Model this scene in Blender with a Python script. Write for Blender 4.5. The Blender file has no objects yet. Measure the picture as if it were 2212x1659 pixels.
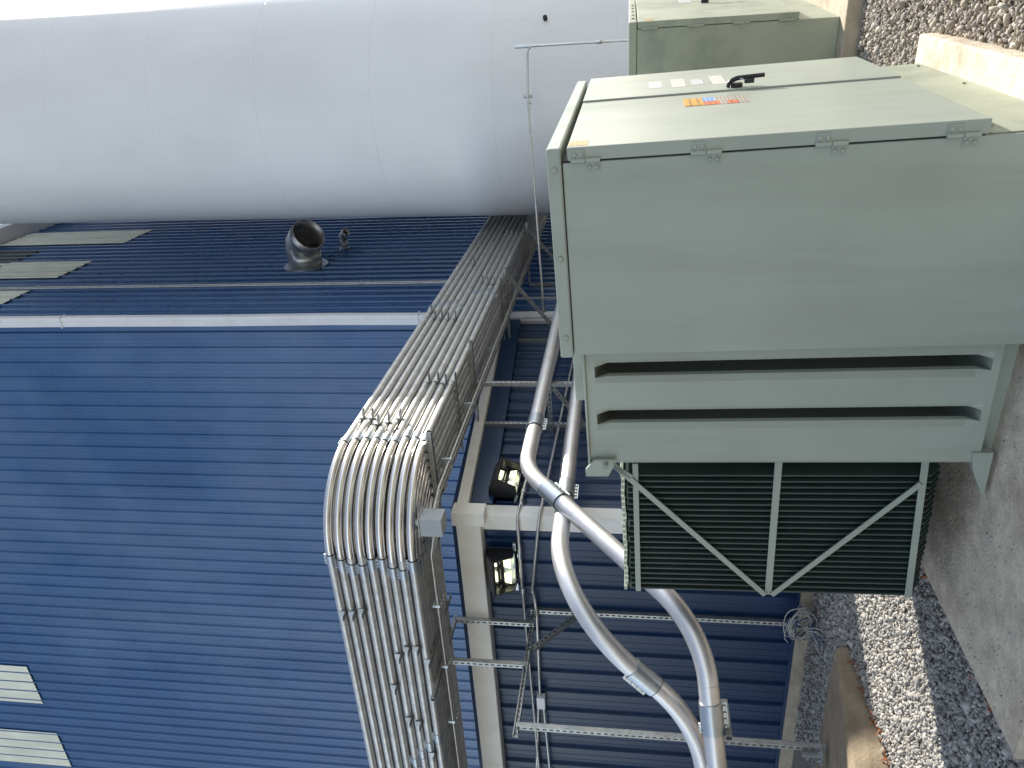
import bpy, math, random
import numpy as np
from mathutils import Vector, Matrix
from math import sin, cos, radians, pi, atan2, sqrt
random.seed(7); rng = np.random.default_rng(7)
scene = bpy.context.scene
col = scene.collection

# ------------------------------------------------------------------ camera
PITCH, ROLL, EYE = radians(8.5), radians(0.3), 1.6
_fw = Vector((0, cos(PITCH), sin(PITCH))); _up = Vector((0, -sin(PITCH), cos(PITCH))); _rt = Vector((1, 0, 0))
CR = _rt*cos(ROLL) + _up*sin(ROLL)
CU = _up*cos(ROLL) - _rt*sin(ROLL)
cam_d = bpy.data.cameras.new('camera'); cam = bpy.data.objects.new('camera', cam_d); col.objects.link(cam)
cam_d.sensor_width = 36; cam_d.lens = 36*1661/2212; cam_d.clip_start = .05; cam_d.clip_end = 2000
X, Y, Z = -CU, CR, -_fw                       # phone held on its side: picture right is world down
cam.matrix_world = Matrix(((X.x, Y.x, Z.x, 0), (X.y, Y.y, Z.y, 0), (X.z, Y.z, Z.z, EYE), (0, 0, 0, 1)))
scene.camera = cam

# ------------------------------------------------------------------ sky, sun, exposure
SUN_AZ, SUN_EL = radians(57), radians(38)
w = bpy.data.worlds.new('World'); scene.world = w; w.use_nodes = True
nt = w.node_tree; nt.nodes.clear()
sky = nt.nodes.new('ShaderNodeTexSky'); sky.sky_type = 'NISHITA'; sky.sun_disc = False
sky.sun_elevation = SUN_EL; sky.sun_rotation = SUN_AZ; sky.air_density = 1.0; sky.dust_density = .5; sky.ozone_density = .6
bg = nt.nodes.new('ShaderNodeBackground'); bg.inputs['Strength'].default_value = .13
wo = nt.nodes.new('ShaderNodeOutputWorld')
hsv = nt.nodes.new('ShaderNodeHueSaturation'); hsv.inputs['Saturation'].default_value = .62
nt.links.new(sky.outputs[0], hsv.inputs['Color']); nt.links.new(hsv.outputs[0], bg.inputs[0]); nt.links.new(bg.outputs[0], wo.inputs[0])
sun_d = bpy.data.lights.new('sun', 'SUN'); sun_d.energy = 4.5; sun_d.angle = radians(.5); sun_d.color = (1, .945, .86)
sun = bpy.data.objects.new('sun', sun_d); col.objects.link(sun)
sun.rotation_euler = Vector((sin(SUN_AZ)*cos(SUN_EL), cos(SUN_AZ)*cos(SUN_EL), sin(SUN_EL))).to_track_quat('Z', 'Y').to_euler()
sun.location = (6, 4, 20)
vs = scene.view_settings; vs.view_transform = 'Standard'; vs.look = 'None'; vs.gamma = 1; vs.exposure = 1.0
vs.use_curve_mapping = False
scene.render.engine = 'CYCLES'

# ------------------------------------------------------------------ materials
def mat(name, color, rough=.5, metal=0, var=.08, scale=6., bump=0., bscale=60., spec=.5, coat=0, dirt=None, dirt_amt=.3, dirt_scale=(2, 2, 2), stretch=(1, 1, 1), emit=None, estr=0, trans=0, island=None):
    m = bpy.data.materials.new(name); m.use_nodes = True
    n = m.node_tree.nodes; L = m.node_tree.links; b = n['Principled BSDF']
    b.inputs['Roughness'].default_value = rough; b.inputs['Metallic'].default_value = metal
    b.inputs['Specular IOR Level'].default_value = spec
    b.inputs['Coat Weight'].default_value = coat; b.inputs['Coat Roughness'].default_value = .15
    tc = n.new('ShaderNodeNewGeometry'); mp = n.new('ShaderNodeMapping'); mp.inputs['Scale'].default_value = stretch
    L.new(tc.outputs['Position'], mp.inputs[0])
    noi = n.new('ShaderNodeTexNoise'); noi.inputs['Scale'].default_value = scale; noi.inputs['Detail'].default_value = 5
    L.new(mp.outputs[0], noi.inputs['Vector'])
    c = Vector(color)
    rmp = n.new('ShaderNodeValToRGB'); e = rmp.color_ramp.elements
    e[0].position = .3; e[1].position = .7
    e[0].color = (*(c*(1-var)), 1); e[1].color = (*(c*(1+var)), 1)
    L.new(noi.outputs[0], rmp.inputs[0])
    out = rmp.outputs[0]
    if island:
        g = n.new('ShaderNodeNewGeometry'); r2 = n.new('ShaderNodeValToRGB'); els = r2.color_ramp.elements
        els[0].color = (*island[0], 1); els[1].color = (*island[-1], 1)
        for i, cc in enumerate(island[1:-1]):
            x = els.new((i+1)/(len(island)-1)); x.color = (*cc, 1)
        L.new(g.outputs['Random Per Island'], r2.inputs[0])
        mx = n.new('ShaderNodeMix'); mx.data_type = 'RGBA'; mx.blend_type = 'MULTIPLY'; mx.inputs[0].default_value = 1
        L.new(r2.outputs[0], mx.inputs[6]); L.new(out, mx.inputs[7]); out = mx.outputs[2]
    if dirt:
        n2 = n.new('ShaderNodeTexNoise'); n2.inputs['Scale'].default_value = 1; n2.inputs['Detail'].default_value = 7; n2.inputs['Roughness'].default_value = .65
        m2 = n.new('ShaderNodeMapping'); m2.inputs['Scale'].default_value = dirt_scale; L.new(tc.outputs['Position'], m2.inputs[0]); L.new(m2.outputs[0], n2.inputs['Vector'])
        r3 = n.new('ShaderNodeValToRGB'); r3.color_ramp.elements[0].position = .48; r3.color_ramp.elements[1].position = .75
        r3.color_ramp.elements[1].color = (dirt_amt,)*3+(1,); L.new(n2.outputs[0], r3.inputs[0])
        mx = n.new('ShaderNodeMix'); mx.data_type = 'RGBA'; L.new(r3.outputs[0], mx.inputs[0]); L.new(out, mx.inputs[6]); mx.inputs[7].default_value = (*dirt, 1); out = mx.outputs[2]
        rr = n.new('ShaderNodeMath'); rr.operation = 'MULTIPLY_ADD'; L.new(n2.outputs[0], rr.inputs[0]); rr.inputs[1].default_value = .25; rr.inputs[2].default_value = rough-.12; L.new(rr.outputs[0], b.inputs['Roughness'])
    L.new(out, b.inputs['Base Color'])
    if bump:
        n3 = n.new('ShaderNodeTexNoise'); n3.inputs['Scale'].default_value = bscale; n3.inputs['Detail'].default_value = 4
        L.new(mp.outputs[0], n3.inputs['Vector'])
        bp_ = n.new('ShaderNodeBump'); bp_.inputs['Strength'].default_value = bump; bp_.inputs['Distance'].default_value = .01
        L.new(n3.outputs[0], bp_.inputs['Height']); L.new(bp_.outputs[0], b.inputs['Normal'])
    if emit:
        b.inputs['Emission Color'].default_value = (*emit, 1); b.inputs['Emission Strength'].default_value = estr
    if trans:
        b.inputs['Transmission Weight'].default_value = trans; b.inputs['IOR'].default_value = 1.12
    return m

M = {}
M['green'] = mat('sage_green_paint', (.315, .347, .295), .38, 0, .06, 2.5, .03, 90, dirt=(.22, .235, .19), dirt_amt=.55, dirt_scale=(4.5, 4.5, .45))
M['green_old_shade'] = mat('weathered_shade_green_paint', (.32, .345, .26), .5, 0, .08, 3, .04, 70, dirt=(.12, .15, .12), dirt_amt=.7, dirt_scale=(2.5, 2.5, 2.5))  # weathered green; on the sill its darker tone also stands for shade
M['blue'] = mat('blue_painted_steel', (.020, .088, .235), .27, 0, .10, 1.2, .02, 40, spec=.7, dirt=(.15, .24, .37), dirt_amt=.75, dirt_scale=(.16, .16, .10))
M['blue_low'] = mat('blue_painted_steel_shade', (.004, .028, .09), .36, 0, .10, 1.2, .02, 40, spec=.5, dirt=(.02, .05, .09), dirt_amt=.2, dirt_scale=(.8, .8, .3))  # darker copy of the wall blue, with eave and rack shade in the colour
M['cream'] = mat('cream_trim', (.82, .81, .775), .45, 0, .05, 3, .02, 60, dirt=(.56, .50, .40), dirt_amt=.5, dirt_scale=(2, 2, 1.2))
M['white_tin'] = mat('white_downspout', (.72, .73, .76), .4, 0, .04, 3, .05, 9, dirt=(.45, .44, .42), dirt_amt=.3)
M['tank'] = mat('white_tank_paint', (.76, .765, .77), .36, 0, .03, .8, .02, 4, dirt=(.60, .60, .59), dirt_amt=.45, dirt_scale=(.7, .7, .25))
M['panel'] = mat('translucent_sheet', (.78, .80, .68), .45, 0, .08, 2, dirt=(.50, .52, .42), dirt_amt=.5, dirt_scale=(2, 2, .3))
M['brown'] = mat('dark_louvre', (.075, .065, .06), .5)
M['galv'] = mat('galvanized_conduit', (.60, .59, .565), .40, .8, .14, 14, .03, 80, dirt=(.42, .40, .37), dirt_amt=.5, dirt_scale=(5, 5, 5))
M['shiny'] = mat('bright_steel_bend', (.74, .71, .67), .2, 1, .05, 8, .015, 60)
M['zinc'] = mat('zinc_fitting', (.50, .54, .57), .34, .9, .08, 20)
M['strut'] = mat('strut_galvanized', (.42, .43, .43), .42, .8, .15, 25, dirt=(.25, .25, .24), dirt_amt=.4, dirt_scale=(6, 6, 6))
M['alu'] = mat('aluminium_conduit', (.74, .72, .71), .38, .8, .06, 10, .02, 70, dirt=(.68, .64, .60), dirt_amt=.5, dirt_scale=(5, 5, 5))
M['conc'] = mat('concrete', (.60, .51, .39), .9, 0, .20, 14, .6, 70, dirt=(.28, .215, .145), dirt_amt=.95, dirt_scale=(2.6, 2.6, 2.6))
M['conc2'] = mat('pale_concrete', (.40, .34, .25), .9, 0, .15, 9, .5, 50, dirt=(.2, .16, .11), dirt_amt=.6, dirt_scale=(4, 4, 4))
M['conc3'] = mat('brown_concrete', (.27, .215, .145), .92, 0, .2, 8, .5, 50, dirt=(.13, .10, .07), dirt_amt=.8, dirt_scale=(3, 3, 3))
M['soil'] = mat('gravel_bed', (.20, .18, .15), .95, 0, .45, 26, 1., 40, dirt=(.055, .05, .042), dirt_amt=.8, dirt_scale=(1.3, 1.3, 1.3))
M['stone'] = mat('crushed_stone', (1, 1, 1), .85, 0, .12, 40, .3, 120, island=[(.18, .17, .16), (.29, .275, .25), (.38, .36, .32), (.24, .23, .215), (.45, .425, .38), (.33, .315, .29), (.55, .525, .475)])
M['stone2'] = mat('river_gravel', (1, 1, 1), .85, 0, .12, 40, .3, 120, island=[(.24, .215, .19), (.33, .29, .24), (.40, .355, .29), (.28, .26, .24), (.46, .41, .33), (.36, .30, .22), (.53, .49, .43)])
M['fin'] = mat('radiator_green_shade', (.042, .062, .054), .4, 0, .15, 6)  # cabinet green darkened to paint in the shade between fins
M['black'] = mat('black_cast_metal', (.012, .012, .014), .45, 0, .2, 20, .05, 120)
M['lens'] = mat('clear_lens', (.85, .9, .88), .06, 0, 0, trans=1)
M['led'] = mat('led_module', (.8, .8, .6), .4, 0, 0, emit=(1, .95, .62), estr=1.1)
M['reflector'] = mat('lamp_reflector', (.75, .78, .74), .25, .6, .05, 20)
M['greybox'] = mat('grey_box_paint', (.34, .36, .37), .5, 0, .05, 10)
M['rubber'] = mat('black_gasket', (.01, .01, .01), .7)
M['cable'] = mat('pale_cable_jacket', (.46, .43, .40), .6, 0, .2, 30)
M['cable_blue'] = mat('blue_cable_jacket', (.03, .07, .19), .6)
M['leaf'] = mat('dry_leaf', (.22, .075, .025), .8, 0, .3, 30)
M['lock'] = mat('padlock_body', (.02, .022, .025), .4)
M['steel'] = mat('bolt_steel', (.6, .62, .63), .3, 1, .05, 20)

def print_mat(name, paper, ink, lines=60., fill=.5):
    m = bpy.data.materials.new(name); m.use_nodes = True
    n = m.node_tree.nodes; L = m.node_tree.links; b = n['Principled BSDF']; b.inputs['Roughness'].default_value = .35
    tc = n.new('ShaderNodeTexCoord'); sx = n.new('ShaderNodeSeparateXYZ'); L.new(tc.outputs['Object'], sx.inputs[0])
    m1 = n.new('ShaderNodeMath'); m1.operation = 'MULTIPLY'; L.new(sx.outputs['Z'], m1.inputs[0]); m1.inputs[1].default_value = lines
    m2 = n.new('ShaderNodeMath'); m2.operation = 'FRACT'; L.new(m1.outputs[0], m2.inputs[0])
    m3 = n.new('ShaderNodeMath'); m3.operation = 'LESS_THAN'; L.new(m2.outputs[0], m3.inputs[0]); m3.inputs[1].default_value = fill
    noi = n.new('ShaderNodeTexNoise'); noi.inputs['Scale'].default_value = 90; L.new(tc.outputs['Object'], noi.inputs['Vector'])
    m4 = n.new('ShaderNodeMath'); m4.operation = 'GREATER_THAN'; L.new(noi.outputs[0], m4.inputs[0]); m4.inputs[1].default_value = .46
    m5 = n.new('ShaderNodeMath'); m5.operation = 'MULTIPLY'; L.new(m3.outputs[0], m5.inputs[0]); L.new(m4.outputs[0], m5.inputs[1])
    mx = n.new('ShaderNodeMix'); mx.data_type = 'RGBA'; L.new(m5.outputs[0], mx.inputs[0]); mx.inputs[6].default_value = (*paper, 1); mx.inputs[7].default_value = (*ink, 1)
    L.new(mx.outputs[2], b.inputs['Base Color'])
    return m
M['p_white'] = print_mat('white_print', (.55, .56, .56), (.30, .30, .33), 70)
M['p_cream'] = print_mat('cream_print', (.60, .58, .52), (.45, .38, .33), 60, .35)
M['p_orange'] = print_mat('orange_print', (.56, .24, .02), (.28, .12, .02), 55, .35)
M['p_yellow'] = print_mat('yellow_print', (.56, .28, .02), (.16, .09, .02), 30, .3)
M['p_red'] = print_mat('red_orange_print', (.58, .13, .025), (.32, .07, .02), 45, .4)
M['p_blue'] = print_mat('blue_print', (.11, .25, .62), (.35, .5, .78), 60, .4)
M['p_beige'] = print_mat('beige_print', (.40, .36, .29), (.15, .13, .11), 65, .5)

# ------------------------------------------------------------------ mesh helpers
MW = {}
def tag(o, label=None, cat=None, group=None, kind=None):
    if label: o['label'] = label
    if cat: o['category'] = cat
    if group: o['group'] = group
    if kind: o['kind'] = kind
    return o
def empty(name, loc, label=None, cat=None, group=None, matrix=None):
    o = bpy.data.objects.new(name, None); col.objects.link(o); o.empty_display_size = .1
    m = matrix if matrix is not None else Matrix.Translation(Vector(loc))
    o.matrix_world = m; MW[o.name] = m.copy()
    return tag(o, label, cat, group)

class MB:
    def __init__(s): s.v = []; s.f = []; s.sm = []
    def add(s, vs, fs, smooth=False):
        o = len(s.v); s.v += [tuple(x) for x in vs]; s.f += [tuple(i+o for i in f) for f in fs]; s.sm += [smooth]*len(fs); return s
    def box(s, a, b, ax=None, org=None):
        x0, y0, z0 = (min(p, q) for p, q in zip(a, b)); x1, y1, z1 = (max(p, q) for p, q in zip(a, b))
        vs = [Vector(p) for p in ((x0, y0, z0), (x1, y0, z0), (x1, y1, z0), (x0, y1, z0), (x0, y0, z1), (x1, y0, z1), (x1, y1, z1), (x0, y1, z1))]
        if ax: vs = [Vector(org)+ax[0]*p.x+ax[1]*p.y+ax[2]*p.z for p in vs]
        return s.add(vs, [(0, 3, 2, 1), (4, 5, 6, 7), (0, 1, 5, 4), (1, 2, 6, 5), (2, 3, 7, 6), (3, 0, 4, 7)])
    def tube(s, pts, r, n=14, cap=True, r_in=None):
        pts = [Vector(p) for p in pts]; T = []
        for i in range(len(pts)):
            a = pts[max(i-1, 0)]; b = pts[min(i+1, len(pts)-1)]; T.append((b-a).normalized())
        u = T[0].orthogonal().normalized(); rings = []
        for i, p in enumerate(pts):
            u = (u - T[i]*u.dot(T[i])).normalized(); v = T[i].cross(u)
            rr = r[i] if isinstance(r, (list, tuple)) else r
            rings.append([p+(u*cos(2*pi*k/n)+v*sin(2*pi*k/n))*rr for k in range(n)])
        vs = [q for R in rings for q in R]; fs = []
        for i in range(len(pts)-1):
            for k in range(n):
                k2 = (k+1) % n; fs.append((i*n+k, i*n+k2, (i+1)*n+k2, (i+1)*n+k))
        s.add(vs, fs, True)
        if cap:
            o = len(s.v)
            s.add(rings[0], [tuple(range(n))[::-1]]); s.add(rings[-1], [tuple(range(n))])
        return s
    def cyl(s, a, b, r, n=14): return s.tube([a, b], r, n)
    def prism(s, poly, ax, org, d0, d1):
        """poly of 2-D points along ax[0], ax[1]; extruded along ax[2] from d0 to d1"""
        n = len(poly); O = Vector(org)
        vs = [O+ax[0]*p[0]+ax[1]*p[1]+ax[2]*d for d in (d0, d1) for p in poly]
        fs = [tuple(range(n))[::-1], tuple(range(n, 2*n))]+[(i, (i+1) % n, (i+1) % n+n, i+n) for i in range(n)]
        return s.add(vs, fs)
    def mesh(s, name, parent=None, local=False):
        vs = s.v
        if parent is not None and not local:
            inv = MW[parent.name].inverted(); vs = [tuple(inv@Vector(p)) for p in vs]
        me = bpy.data.meshes.new(name); me.from_pydata(vs, [], s.f); me.polygons.foreach_set('use_smooth', s.sm); me.update(); return me
    def build(s, name, m, parent=None, local=False, bevel=0, seg=2):
        me = s.mesh(name, parent, local)
        import bmesh
        bm = bmesh.new(); bm.from_mesh(me); bmesh.ops.recalc_face_normals(bm, faces=bm.faces); bm.to_mesh(me); bm.free()
        me.materials.append(M[m])
        o = bpy.data.objects.new(name, me); col.objects.link(o)
        if parent is not None:
            o.parent = parent; MW[o.name] = MW[parent.name].copy()
        else: MW[o.name] = Matrix.Identity(4)
        if bevel:
            b = o.modifiers.new('bevel', 'BEVEL'); b.width = bevel; b.segments = seg; b.limit_method = 'ANGLE'
        return o

# ------------------------------------------------------------------ frames
BE = radians(26); N = Vector((sin(BE), cos(BE), 0)); Lf = Vector((-cos(BE), sin(BE), 0)); UPV = Vector((0, 0, 1))
C0 = Vector((-1.15, 6.58, 0))
def bp(s, t, h=0): return C0 + N*s + Lf*t + UPV*h      # building frame: s into depth, t to the left, h up
BAX = (N, Lf, UPV)
def pix(u, v):
    return (_fw*1661 + CR*(u-829.5) - CU*(v-1106)).normalized()
EYEV = Vector((0, 0, EYE))
def at_z(u, v, h):
    d = pix(u, v); return EYEV + d*((h-EYE)/d.z)

# ------------------------------------------------------------------ ground
g = MB(); S = 400
g.add([(-S, -S, 0), (S, -S, 0), (S, S, 0), (-S, S, 0)], [(0, 1, 2, 3)])
tag(g.build('ground', 'soil'), kind='structure')

# transformer frame (stands slightly out of plumb)
Tc = pix(650, -8700); Ta = pix(1742, 1326); Ta = (Ta-Tc*Ta.dot(Tc)).normalized(); Tb = Tc.cross(Ta)
TK = at_z(1385, 2370, .12)
TM = Matrix(((Ta.x, Tb.x, Tc.x, TK.x), (Ta.y, Tb.y, Tc.y, TK.y), (Ta.z, Tb.z, Tc.z, TK.z), (0, 0, 0, 1)))
ha = Vector((Ta.x, Ta.y, 0)).normalized(); hb = Vector((-ha.y, ha.x, 0)); TKg = Vector((TK.x, TK.y, 0))
def tg(a, b, z=0): return TKg + ha*a + hb*b + UPV*z
pad = MB(); pad.box((-.62, -.13, -.2), (1.86, 2.26, .105), (ha, hb, UPV), TKg)
tag(pad.build('concrete_pad', 'conc', bevel=.012), kind='structure')

# second transformer pad
K2 = at_z(1623, 1815, .12); K2.z = 0
a2z = radians(31); a2 = Vector((sin(a2z), cos(a2z), 0)); b2 = Vector((-cos(a2z), sin(a2z), 0))
pad2 = MB(); pad2.box((-.16, -.5, -.2), (2.4, 2.2, .12), (a2, b2, UPV), K2)
tag(pad2.build('concrete_pad', 'conc2', bevel=.012), kind='structure')

# post footing by the lean-to (wedge of concrete)
Q = Vector((-1.86, 5.88, 0))
ft = MB()
pl = [Q, Q-N*2.4, Q-N*2.4+Lf*2.6, Q+Lf*2.6]
tops = [.09, .42, .42, .12]
ins = [Vector((0, 0, 0))]*4
ft.add([p+UPV*-.1 for p in pl]+[p+UPV*h+(Lf*.05 if i < 2 else Vector()) for i, (p, h) in enumerate(zip(pl, tops))],
       [(0, 3, 2, 1), (4, 5, 6, 7), (0, 1, 5, 4), (1, 2, 6, 5), (2, 3, 7, 6), (3, 0, 4, 7)])
tag(ft.build('concrete_footing', 'conc3', bevel=.03, seg=2), 'brown concrete footing under the outer strut post beside the gravel', 'footing')

# ------------------------------------------------------------------ gravel stones
PHI = (1+sqrt(5))/2
ICO = np.array([(-1, PHI, 0), (1, PHI, 0), (-1, -PHI, 0), (1, -PHI, 0), (0, -1, PHI), (0, 1, PHI), (0, -1, -PHI), (0, 1, -PHI), (PHI, 0, -1), (PHI, 0, 1), (-PHI, 0, -1), (-PHI, 0, 1)])/sqrt(1+PHI*PHI)
ICF = np.array([(0, 11, 5), (0, 5, 1), (0, 1, 7), (0, 7, 10), (0, 10, 11), (1, 5, 9), (5, 11, 4), (11, 10, 2), (10, 7, 6), (7, 1, 8), (3, 9, 4), (3, 4, 2), (3, 2, 6), (3, 6, 8), (3, 8, 9), (4, 9, 5), (2, 4, 11), (6, 2, 10), (8, 6, 7), (9, 8, 1)])
def stones(name, xy, size, m, label, flat=.6, zoff=.25, zrise=.012):
    n = len(xy); 
    sc = size*np.exp(rng.normal(0, .38, n))[:, None]*np.stack([rng.uniform(.75, 1.35, n), rng.uniform(.6, 1., n), rng.uniform(.4, .8, n)], 1)
    P = ICO[None]*(1+rng.normal(0, .24, (n, 12, 1)))*sc[:, None]
    q = rng.normal(size=(n, 4)); q[:, 1:3] *= flat; q /= np.linalg.norm(q, axis=1)[:, None]
    w_, x, y, z = q.T
    Rm = np.stack([1-2*(y*y+z*z), 2*(x*y-z*w_), 2*(x*z+y*w_), 2*(x*y+z*w_), 1-2*(x*x+z*z), 2*(y*z-x*w_), 2*(x*z-y*w_), 2*(y*z+x*w_), 1-2*(x*x+y*y)], 1).reshape(n, 3, 3)
    P = np.einsum('nij,nkj->nki', Rm, P)
    P[..., :2] += xy[:, None]; P[..., 2] += (size*zoff+rng.uniform(0, zrise, n))[:, None]
    F = (ICF[None]+np.arange(n)[:, None, None]*12).reshape(-1, 3)
    me = bpy.data.meshes.new(name); me.vertices.add(n*12); me.vertices.foreach_set('co', P.reshape(-1))
    me.loops.add(len(F)*3); me.loops.foreach_set('vertex_index', F.reshape(-1).astype(np.int32))
    me.polygons.add(len(F)); me.polygons.foreach_set('loop_start', np.arange(0, len(F)*3, 3, dtype=np.int32))
    me.update(calc_edges=True); me.validate(); me.materials.append(M[m])
    o = bpy.data.objects.new(name, me); col.objects.link(o); MW[o.name] = Matrix.Identity(4)
    tag(o, label, 'gravel', kind='stuff'); return o
def rel(xy, org, ax, ay):
    d = xy-np.array(org)[:2]; return d@np.array(ax)[:2], d@np.array(ay)[:2]
def outside(xy):
    a, b = rel(xy, TKg, ha, hb); k = ~((a > -.63) & (a < 1.87) & (b > -.14) & (b < 2.27))
    a, b = rel(xy, K2, a2, b2); k &= ~((a > -.17) & (a < 2.41) & (b > -.51) & (b < 2.21))
    s, t = rel(xy, Q, -N, Lf); k &= ~((s > 0) & (t > 0))
    s, t = rel(xy, C0, N, Lf); k &= ~((s > -.03) & (t > -.03))
    return k
xy = np.stack([rng.uniform(-3.3, -.1, 66000), rng.uniform(3.1, 7.6, 66000)], 1); xy = xy[outside(xy)]
s_, t_ = rel(xy, C0, N, Lf)
keep = rng.random(len(xy)) < np.where(s_ > -.55, .45, 1.); xy = xy[keep]
stones('gravel', xy, .0098, 'stone', 'grey crushed gravel between the concrete pad and the blue lean-to')
xy = np.stack([rng.uniform(.9, 4.4, 46000), rng.uniform(1.9, 7.5, 46000)], 1); xy = xy[outside(xy)]
stones('gravel', xy, .0105, 'stone2', 'sunlit tan gravel in front of the transformer doors', zrise=.02)
a_ = rng.uniform(-.6, 2.2, 3400); b_ = rng.uniform(-1.6, -.34, 3400)
xy = np.array(TKg)[:2]+a_[:, None]*np.array(ha)[:2]+b_[:, None]*np.array(hb)[:2]
stones('gravel', xy[outside(xy)], .026, 'stone', 'coarse grey stones beside the pale ledge of the concrete pad', zrise=.03)
# grit lying on the pad
a_ = rng.uniform(-.6, .05, 260); b_ = rng.uniform(.6, 2.25, 260)
xy = np.array(TKg)[:2]+a_[:, None]*np.array(ha)[:2]+b_[:, None]*np.array(hb)[:2]
o = stones('grit', xy, .0035, 'stone', 'loose pale grit scattered over the concrete pad', zrise=0); o.location.z = .106
# fallen leaves
lv = MB()
def leaf(p, sz):
    u = Vector((random.uniform(-1, 1), random.uniform(-1, 1), random.uniform(-.5, .5))).normalized(); v = u.cross(Vector((random.uniform(-.4, .4), random.uniform(-.4, .4), 1))).normalized(); nn = u.cross(v)
    lv.add([p-u*sz, p-u*sz*.3+v*sz*.5+nn*sz*.3, p+u*sz, p-u*sz*.3-v*sz*.5+nn*sz*.35, p+u*sz*.3, ], [(0, 4, 1), (1, 4, 2), (0, 3, 4), (3, 2, 4)])
for i in range(46):
    d = random.uniform(.05, 1.25); leaf(Q-N*d-Lf*random.uniform(0.0, .09)+UPV*random.uniform(.02, .05), random.uniform(.015, .035))
for i in range(26):
    leaf(tg(random.uniform(-.4, .7), 2.29+random.uniform(0, .1), random.uniform(.03, .06)), random.uniform(.015, .04))
for i in range(40):
    leaf(bp(random.uniform(-.35, -.08), random.uniform(.2, 2), random.uniform(.02, .05)), random.uniform(.01, .03))
tag(lv.build('fallen_leaves', 'leaf'), 'dry brown leaves caught along the footing and pad edge', 'leaves', kind='stuff')

# ------------------------------------------------------------------ blue corrugated buildings
PITCHR = .26
def sheet_mesh(name, length, m, n=4, rb=1.):
    """one rolled sheet n ribs wide; x across, y outwards, z up"""
    prof = []
    for i in range(n):
        x = i*PITCHR
        prof += [(x, 0), (x+.030, .0), (x+.042, .030*rb), (x+.072, .030*rb), (x+.084, 0), (x+.128, 0), (x+.134, .005), (x+.144, .005), (x+.150, 0), (x+.196, 0), (x+.202, .005), (x+.212, .005), (x+.218, 0)]
    prof.append((n*PITCHR, 0.0)); prof.append((n*PITCHR+.02, .003))
    k = len(prof)
    vs = [(x, y, z) for z in (0, length) for x, y in prof]
    fs = [(i, i+1, i+1+k, i+k) for i in range(k-1)]
    me = bpy.data.meshes.new(name); me.from_pydata(vs, [], fs); me.update(); me.materials.append(M[m]); return me
def sheet(me, parent, org, xdir, ydir, pm, name='wall_sheet'):
    o = bpy.data.objects.new(name, me); col.objects.link(o); o.parent = parent
    W_ = Matrix(((xdir.x, ydir.x, 0, org.x), (xdir.y, ydir.y, 0, org.y), (0, 0, 1, org.z), (0, 0, 0, 1)))
    o.matrix_local = MW[parent.name].inverted()@W_
    return o
SW = 4*PITCHR
ST = 4.75           # depth where the tall building starts
tall = empty('tall_building', bp(ST, 0, 0), 'tall blue corrugated metal building with pale translucent panels high on its walls', 'building')
wl = MB().box((ST+.03, .0, 0), (ST+.25, 16.5, 16), BAX, C0).build('wall', 'blue', tall)
wr = MB().box((ST+.26, .03, 0), (ST+17, .25, 15.3), BAX, C0).build('wall', 'blue', tall)
lo, hi_, full = sheet_mesh('sheet_low', 10.87, 'blue'), sheet_mesh('sheet_high', 5.1, 'blue'), sheet_mesh('sheet_full', 15.3, 'blue')
pl_l, pl_r = sheet_mesh('panel_left', 2.2, 'panel', 4, .3), sheet_mesh('panel_right', 3.0, 'panel', 4, .5)
for i in range(15):
    p = bp(ST+.028, SW*(i+1), 0)
    sheet(lo, wl, p, -Lf, -N, None); sheet(hi_, wl, p+UPV*10.85-N*.0015, -Lf, -N, None)
for i in range(15):
    sheet(full, wr, bp(ST+SW*i, .028, 0), N, -Lf, None)
for t in (8.60, 10.55, 12.7):
    o = sheet(pl_l, tall, bp(ST-.001, t+.02, 13.78), -Lf, -N, None, 'translucent_panel')
for s, h in ((5.25, 12.1), (7.03, 12.1), (9.4, 12.25)):
    o = sheet(pl_r, tall, bp(s, -.001, h), N, -Lf, None, 'translucent_panel')
dk = sheet_mesh('dark_panel', 1.4, 'brown', 5)
sheet(dk, tall, bp(7.75, .012, 13.9), N, -Lf, None, 'louvre_panel')
ev = MB().box((ST-.1, -.32, 15.32), (ST+17, .2, 15.62), BAX, C0); ev.build('eave_gutter', 'white_tin', tall, bevel=.02)
# corner trim and downspout
MB().box((ST-.06, -.045, 0), (ST+.16, .12, 15.3), BAX, C0).build('corner_trim', 'blue', tall)
dz = [0, 3.0, 4.6, 5.9, 7.6, 9.6, 11.5, 13.2, 15.4]; off = [0, 0, .004, -.004, .006, 0, .004, .0, 0]
dsp = MB()
for z0, z1, o0, o1 in zip(dz[:-1], dz[1:], off[:-1], off[1:]):
    P0 = bp(ST-.125, -.06+o0, z0); P1 = bp(ST-.125, -.06+o1, z1)
    prof = [(-.075, -.05), (-.03, -.065), (-.01, -.055), (.02, -.065), (.075, -.05), (.075, .05), (-.075, .05)]
    n_ = len(prof); vs = [P+N*y+Lf*x for P in (P0, P1) for x, y in prof]
    dsp.add(vs, [(i, (i+1) % n_, (i+1) % n_+n_, i+n_) for i in range(n_)])
ds = dsp.build('downspout', 'white_tin', tall)
for z in (4.55, 10.2):
    MB().box((ST-.196, -.145, z), (ST-.05, .03, z+.02), BAX, C0).build('downspout_strap', 'white_tin', ds)
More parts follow.
